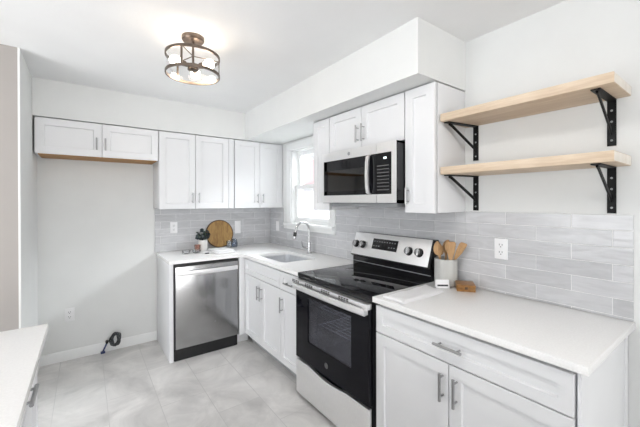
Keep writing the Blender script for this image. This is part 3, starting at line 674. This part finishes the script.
for a in (232, 352, 112):
    c, s = math.cos(R(a)), math.sin(R(a))
    q = Vector((LX + c * RR, LY + s * RR, 0)); tg = Vector((-s, c, 0)) * 0.006; ro = Vector((c, s, 0)) * 0.002
    MB().rings([[q + tg + ro + Vector((0, 0, z)), q - tg + ro + Vector((0, 0, z)), q - tg - ro + Vector((0, 0, z)), q + tg - ro + Vector((0, 0, z))] for z in (ZR0, ZR1)]).build('strap', 'bronze', t)
    MB().tube([(LX, LY, ZR1 + 0.004), (LX + c * (RR - 0.001), LY + s * (RR - 0.001), ZR1)], 0.003, 8).build('spider_arm', 'bronze', t)
MB().lathe(LX, LY, [(RR - 0.0045, ZR0), (RR - 0.0045, ZR1)], 64, False, False).build('glass_drum', 'lampglass', t)
for a in (68, 195, 308):
    c, s = math.cos(R(a)), math.sin(R(a)); P = lambda r, z: (LX + c * r, LY + s * r, z)
    so_ = MB().tube([P(0.028, 2.262), P(0.062, 2.262)], [0.008, 0.008], 10).tube([P(0.05, 2.262), P(0.078, 2.262)], 0.0155, 14).build('socket', 'bronze', hub)
    bl = MB(); prof = [(0.077, 0.012), (0.087, 0.016), (0.098, 0.026), (0.112, 0.029), (0.126, 0.027), (0.138, 0.016), (0.142, 0.004)]
    bl.tube([P(r, 2.262) for r, _ in prof], [q for _, q in prof], 18); bl.build('bulb', 'bulb', t, smooth=60)

# added glowing dome above the view, fills floor and counters from overhead
t = thing('ceiling_light', 'added flush dome fill light out of view, nearer the dining end', 'light', (-1.45, -3.15, ZC))
MB().lathe(-1.45, -3.15, [(0.185, ZC), (0.185, ZC - 0.022), (0.175, ZC - 0.026)], 40).build('canopy', 'bronze', t)
MB().lathe(-1.45, -3.15, [(0.172, ZC - 0.024), (0.165, ZC - 0.05), (0.135, ZC - 0.08), (0.08, ZC - 0.098), (0.01, ZC - 0.104)], 40).build('dome', 'opal', t)

# ------------------------------------------------------------------ small things on the range-side counter
CXk, CYk = -0.088, -2.556
def rib(k, z): return 1 + 0.012 * (1 if k % 4 < 2 else -1) if 0.92 < z < 1.075 else 1
t = MB().lathe(CXk, CYk, [(0.060, CZ1), (0.067, 0.918), (0.068, 0.925), (0.068, 1.07), (0.0685, 1.078), (0.0655, 1.081), (0.062, 1.077), (0.061, 0.93), (0.02, 0.925)], 64, wob=rib).build('utensil_crock', 'crock')
tag(t, 'pale grey ribbed stoneware crock holding wooden utensils', 'crock')
def utensil(name, label, foot, top, bowl_len, bowl_w, spatula=False, face=(-0.6, -0.8, 0)):
    foot, top = Vector(foot), Vector(top); d_ = (top - foot).normalized(); f = Vector(face); f = (f - d_ * f.dot(d_)).normalized(); s = d_.cross(f)
    L = (top - foot).length; mb = MB(); rg = []
    st = [(0, .005, .005), (0.05, .006, .0055), (L - bowl_len - 0.03, .006, .005)]
    if spatula: st += [(L - bowl_len, bowl_w * 0.45, .004), (L - bowl_len * 0.6, bowl_w * .85, .0035), (L - 0.012, bowl_w, .003), (L - 0.002, bowl_w * .8, .0025), (L, bowl_w * .7, .002)]
    else: st += [(L - bowl_len, .009, .005)] + [(L - bowl_len + bowl_len * k / 8, max(.004, bowl_w * math.sin(math.pi * (0.18 + 0.80 * k / 8)) ** .7), .0045) for k in range(1, 9)]
    for h, a, b in st: rg.append([foot + d_ * h + s * (a * math.cos(2 * math.pi * k / 12)) + f * (b * math.sin(2 * math.pi * k / 12) - (0.006 * (1 if not spatula and h > L - bowl_len * .8 and h < L - .01 else 0))) for k in range(12)])
    o = mb.rings(rg).build(name, 'beech', smooth=50); return tag(o, label, 'spoon' if not spatula else 'spatula', 'wooden utensils in the crock')
G = (CXk, CYk, 0.93)
def P_(dx, dy, z): return (CXk + dx, CYk + dy, z)
utensil('wooden_spoon', 'wooden spoon with the broad round bowl closest to the range, in the crock', P_(-0.026, -0.004, 0.93), P_(-0.020, 0.048, 1.186), 0.092, 0.031)
utensil('wooden_spoon', 'slim wooden spoon between the broad spoon and the spatulas in the crock', P_(0.034, -0.016, 0.93), P_(0.028, 0.002, 1.196), 0.085, 0.022)
utensil('wooden_spoon', 'wooden spoon at the back of the crock, mostly behind the slim one', P_(0.030, 0.030, 0.93), P_(0.045, 0.022, 1.190), 0.085, 0.026)
utensil('wooden_spatula', 'upright wooden spatula in the middle of the crock', P_(-0.026, -0.036, 0.93), P_(-0.024, -0.056, 1.192), 0.11, 0.026, True)
utensil('wooden_spatula', 'wooden spatula leaning furthest out from the crock, away from the range', P_(0.004, 0.026, 0.93), P_(0.010, -0.116, 1.188), 0.11, 0.024, True)

# stack of wooden coasters in a low holder
t = thing('coaster_box', 'small honey-brown wooden coaster box beside the utensil crock', 'box', (-0.100, -2.690, CZ1))
mt = Matrix.Translation((-0.100, -2.690, CZ1)) @ Matrix.Rotation(R(-54), 4, 'Z')
MB().box(-0.050, 0.050, -0.056, 0.056, 0, 0.020, 0.002, mtx=mt).build('base', 'walnut', t)
MB().box(-0.051, 0.051, -0.057, 0.057, 0.0215, 0.040, 0.003, mtx=mt).build('lid', 'walnut', t)
mb = MB(); mb.box(-0.008, 0.008, -0.0585, -0.056, 0.014, 0.028, 0.001, mtx=mt); mb.build('clasp', 'bark', t)

# folded towel with rolled front hem
def towel():
    A, B_, C_, D_ = Vector((-0.612, -2.655, 0)), Vector((-0.250, -2.655, 0)), Vector((-0.228, -2.505, 0)), Vector((-0.600, -2.520, 0))
    mb = MB(); n, m_ = 30, 14; layers = []
    def pt(s, q, top):
        p = (A.lerp(B_, s)).lerp(D_.lerp(C_, s), q)
        e = min(s, 1 - s) * 0.40; g = min(q, 1 - q) * 0.15; ed = min(1, min(e, g) / 0.007)
        h = 0.013 * (ed ** 0.5) + 0.0016 * math.sin(s * 17 + q * 3) * ed + 0.0012 * math.sin(q * 21 - s * 5) * ed
        return Vector((p.x + 0.004 * math.sin(q * 9), p.y + 0.003 * math.sin(s * 8), CZ1 + 0.0004 + (max(0.001, h) if top else 0)))
    top = [[mb.bm.verts.new(pt(i / n, j_ / m_, True)) for j_ in range(m_ + 1)] for i in range(n + 1)]
    for i in range(n):
        for j_ in range(m_): mb.bm.faces.new((top[i][j_], top[i + 1][j_], top[i + 1][j_ + 1], top[i][j_ + 1]))
    bd = [top[i][0] for i in range(n + 1)] + [top[n][j_] for j_ in range(1, m_ + 1)] + [top[i][m_] for i in range(n - 1, -1, -1)] + [top[0][j_] for j_ in range(m_ - 1, 0, -1)]
    lo = [mb.bm.verts.new((v.co.x, v.co.y, CZ1 + 0.0004)) for v in bd]
    for i in range(len(bd)): k = (i + 1) % len(bd); mb.bm.faces.new((bd[i], lo[i], lo[k], bd[k]))
    mb.bm.faces.new(lo)
    o = mb.build('cloth', 'linen', T, smooth=70)
    r_ = MB(); pts = []
    for k in range(9): s = k / 8; pts.append((-0.628 + 0.010 * math.sin(s * 3), -2.662 + s * 0.138, CZ1 + 0.0105))
    r_.tube(pts, [0.006] + [0.0095] * 7 + [0.006], 12, flat=1.0); r_.build('rolled_end', 'linen', T, smooth=60)
T = thing('kitchen_towel', 'folded white kitchen towel on the counter next to the range', 'towel', (-0.4, -2.58, CZ1)); towel()
t = thing('card_stand', 'small white tent card with a dark printed band, leaning before the crock', 'card', (-0.175, -2.575, CZ1))
def card():
    f = Vector((-0.62, -0.79, 0)).normalized(); s = Vector((-f.y, f.x, 0)); c = Vector((-0.183, -2.597, CZ1 + 0.001))
    w_ = 0.040; up_ = Vector((0, 0, 0.048)) - f * 0.014
    a = [c - s * w_, c + s * w_, c + s * w_ + up_, c - s * w_ + up_]; back = [p - f * 0.002 for p in a]
    mb = MB(); mb.rings([back, a]); b0 = c - f * 0.030
    b = [b0 - s * w_, b0 + s * w_, c + s * w_ + up_ - f * .002, c - s * w_ + up_ - f * .002]; mb.rings([[p - f * 0.001 for p in b], b]); o = mb.build('card', 'plate', t)
    g = lambda u, v: c + s * u + up_ * v + f * 0.0006
    q = [g(-0.032, 0.22), g(0.032, 0.22), g(0.032, 0.42), g(-0.032, 0.42)]
    MB().rings([[p - f * .0004 for p in q], q]).build('printed_band', 'ink', t)
card()

# ------------------------------------------------------------------ small things on the dishwasher counter
t = thing('cutting_board', 'round acacia wood board leaning on the tile above the dishwasher', 'board', (-0.676, -0.05, CZ1))
tilt = Matrix.Translation((-0.676, -0.066, CZ1 + 0.0015)) @ Matrix.Rotation(R(-9.5), 4, 'X')
mb = MB(); n = 56; rr = 0.160
ring = lambda r, y: [tilt @ Vector((r * math.cos(2 * math.pi * k / n), y, rr + r * math.sin(2 * math.pi * k / n))) for k in range(n)]
mb.rings([ring(rr - 0.004, 0.009), ring(rr - 0.004, -0.009)]); mb.build('face', 'acacia', t)
mb = MB(); mb.rings([ring(rr - 0.004, 0.0085), ring(rr, 0.006), ring(rr, -0.006), ring(rr - 0.004, -0.0095), ring(rr - 0.010, -0.0094)], cap0=False, cap1=False); mb.build('bark_rim', 'bark', t)
VX, VY = -0.892, -0.130
tag(MB().lathe(VX, VY, [(0.040, CZ1), (0.046, 0.918), (0.047, 0.93), (0.047, 1.02), (0.045, 1.028), (0.042, 1.026), (0.041, 0.93), (0.01, 0.925)], 36).build('vase', 'ceramic'), 'white ceramic vase of dark leaves beside the round board', 'vase')
t = thing('leaf_sprig', 'dark blue-green leaf sprig standing in the white vase', 'plant', (VX, VY, 0.95))
mb = MB(); lf = MB(); rnd = random.Random(3)
for k in range(9):
    a = 2 * math.pi * k / 9 + rnd.uniform(-.3, .3); sp_ = rnd.uniform(0.02, 0.075); h = rnd.uniform(1.06, 1.135)
    p0 = Vector((VX + 0.01 * math.cos(a), VY + 0.01 * math.sin(a), 0.935)); p1 = Vector((VX + sp_ * math.cos(a), VY + 0.40 * sp_ * math.sin(a), h)); md = p0.lerp(p1, 0.6) + Vector((0, 0, 0.015))
    mb.tube([p0, md, p1], 0.0018, 6)
    for j_ in range(4):
        b = p0.lerp(p1, 0.72 + 0.09 * j_); aa = a + rnd.uniform(-1.6, 1.6); dd = Vector((math.cos(aa), 0.4 * math.sin(aa), rnd.uniform(-.1, .7))).normalized()
        sd = dd.cross(Vector((rnd.uniform(-.4, .4), -0.8, 0.5))).normalized(); up_ = sd.cross(dd); L = rnd.uniform(.03, .046)
        rgp = []
        for q in range(7):
            s = q / 6; wv = 0.017 * math.sin(math.pi * min(.97, s * .92 + .06)) ** .7; cpt = b + dd * (L * s) - Vector((0, 0, 0.012 * s * s))
            rgp.append([cpt - sd * wv, cpt + up_ * 0.002, cpt + sd * wv, cpt - up_ * 0.0012])
        lf.rings(rgp)
mb.build('stem', 'stem', t); lf.build('leaf', 'leaf', t)
def glass(name, x, y, prof, m, label, cat, group=None):
    o = MB().lathe(x, y, prof, 28).build(name, m); return tag(o, label, cat, group)
glass('glass_vase', -0.530, -0.115, [(0.030, CZ1), (0.036, 0.925), (0.038, 0.965), (0.030, 0.995), (0.022, 1.012), (0.020, 1.010), (0.027, 0.992), (0.034, 0.963), (0.032, 0.922), (0.005, 0.920)], 'blueglass', 'small pale blue glass vase at the edge of the round board', 'vase')
glass('glass_tumbler', -0.600, -0.135, [(0.026, CZ1), (0.028, 0.918), (0.030, 0.995), (0.028, 0.995), (0.026, 0.924), (0.005, 0.922)], 'clearglass', 'clear glass tumbler in front of the round board, next to the blue vase', 'glass')
glass('glass_tumbler', -0.968, -0.195, [(0.026, CZ1), (0.028, 0.918), (0.033, 0.985), (0.031, 0.985), (0.026, 0.924), (0.005, 0.922)], 'roseglass', 'small rose tinted glass tumbler beside the white vase', 'glass')
for x, y, lb in ((-1.10, -0.275, 'low clear glass dish furthest along the counter from the board'), (-1.005, -0.300, 'low clear glass dish next to the rose tumbler')):
    glass('glass_dish', x, y, [(0.028, CZ1), (0.036, 0.920), (0.043, 0.945), (0.041, 0.9455), (0.034, 0.924), (0.005, 0.922)], 'clearglass', lb, 'dish', 'glass dishes on the dishwasher counter')
t = thing('folded_napkin', 'white folded napkin lying at the front of the dishwasher counter', 'napkin', (-0.79, -0.36, CZ1))
mt = Matrix.Translation((-0.775, -0.39, CZ1)) @ Matrix.Rotation(R(8), 4, 'Z')
MB().box(-0.10, 0.10, -0.12, 0.12, 0.0005, 0.016, 0.006, mtx=mt).build('lower_fold', 'linen', t); MB().box(-0.095, 0.092, -0.10, 0.115, 0.0165, 0.034, 0.007, mtx=mt).build('upper_fold', 'linen', t)
t = thing('booklet', 'small booklet with a dark spine beside the white napkin', 'booklet', (-0.93, -0.37, CZ1))
mt = Matrix.Translation((-0.925, -0.36, CZ1)) @ Matrix.Rotation(R(14), 4, 'Z')
MB().box(-0.045, 0.045, -0.055, 0.055, 0.0005, 0.010, 0.001, mtx=mt).build('pages', 'plate', t); lab(MB().box(-0.046, 0.0, -0.0562, -0.054, 0.0003, 0.0105, mtx=mt).build('spine', 'ink', t), 'dark spine'); 

# ------------------------------------------------------------------ water line in the refrigerator space
t = thing('water_line', 'coiled dark water hose with blue shutoff valve on the baseboard', 'hose', (-1.74, -0.05, 0))
mb = MB(); pts = []; axh = Vector((-0.86, -0.42, 0.34)).normalized(); uh = Vector((0.75, -0.66, 0)).normalized(); uh = (uh - axh * uh.dot(axh)).normalized(); vh = axh.cross(uh)
for k in range(121):
    a = 2 * math.pi * k / 24 - 1.2; q = k / 120
    pts.append(Vector((-1.703, -0.085, 0.128)) + axh * (0.036 * (q - 0.5)) + (uh * math.cos(a) + vh * math.sin(a)) * (0.053 + 0.007 * math.sin(k * 0.9)))
mb.tube(pts, 0.006, 8); mb.build('hose_coil', 'hose', t, smooth=60)
mb = MB(); mb.tube([(-1.800, -0.03, 0.0), (-1.795, -0.03, 0.025), (-1.778, -0.034, 0.065), (-1.766, -0.036, 0.098)], 0.0075, 10); mb.build('supply_pipe', 'blue', t)
mb = MB(); mb.cyl((-1.768, -0.055, 0.100), (-1.768, -0.016, 0.100), 0.012, 14); mb.tube([(-1.768, -0.05, 0.1), (-1.75, -0.05, 0.115), (-1.735, -0.05, 0.13)], 0.006, 8); mb.build('valve', 'bmatte', t)
MB().box(-1.818, -1.782, -0.05, -0.014, 0.0, 0.014, 0.002).build('valve_foot', 'blue', t)

# ------------------------------------------------------------------ near counter on the left
tag(MB().box(-2.75, -2.063, -4.3, -1.905, CZ0, CZ1, 0.002).build('countertop', 'quartz'), 'white quartz countertop of the freestanding counter facing the range', 'countertop')
Fl = FL(-2.116)
t = thing('base_cabinet', 'white drawer cabinet of the freestanding counter facing the range', 'cabinet', (-2.4, -3.1, 0))
MB().box(-2.72, -2.116, -4.28, -1.925, 0.105, 0.882, 0.001).build('carcass', 'cab', t); MB().box(-2.72, -2.18, -4.28, -1.925, 0, 0.105).build('toe_kick', 'toe', t)
for u0, u1 in ((-2.63, -1.935), (-3.33, -2.634), (-4.03, -3.334)):
    for v0, v1, vp in ((0.722, 0.866, 0.79), (0.42, 0.716, 0.57), (0.115, 0.414, 0.265)):
        d = shaker(Fl, u0, u1, v0, v1, 'drawer', t, fr=0.045); pull(Fl, (u0 + u1) / 2, vp, 0.14, d, False, so=0.024)
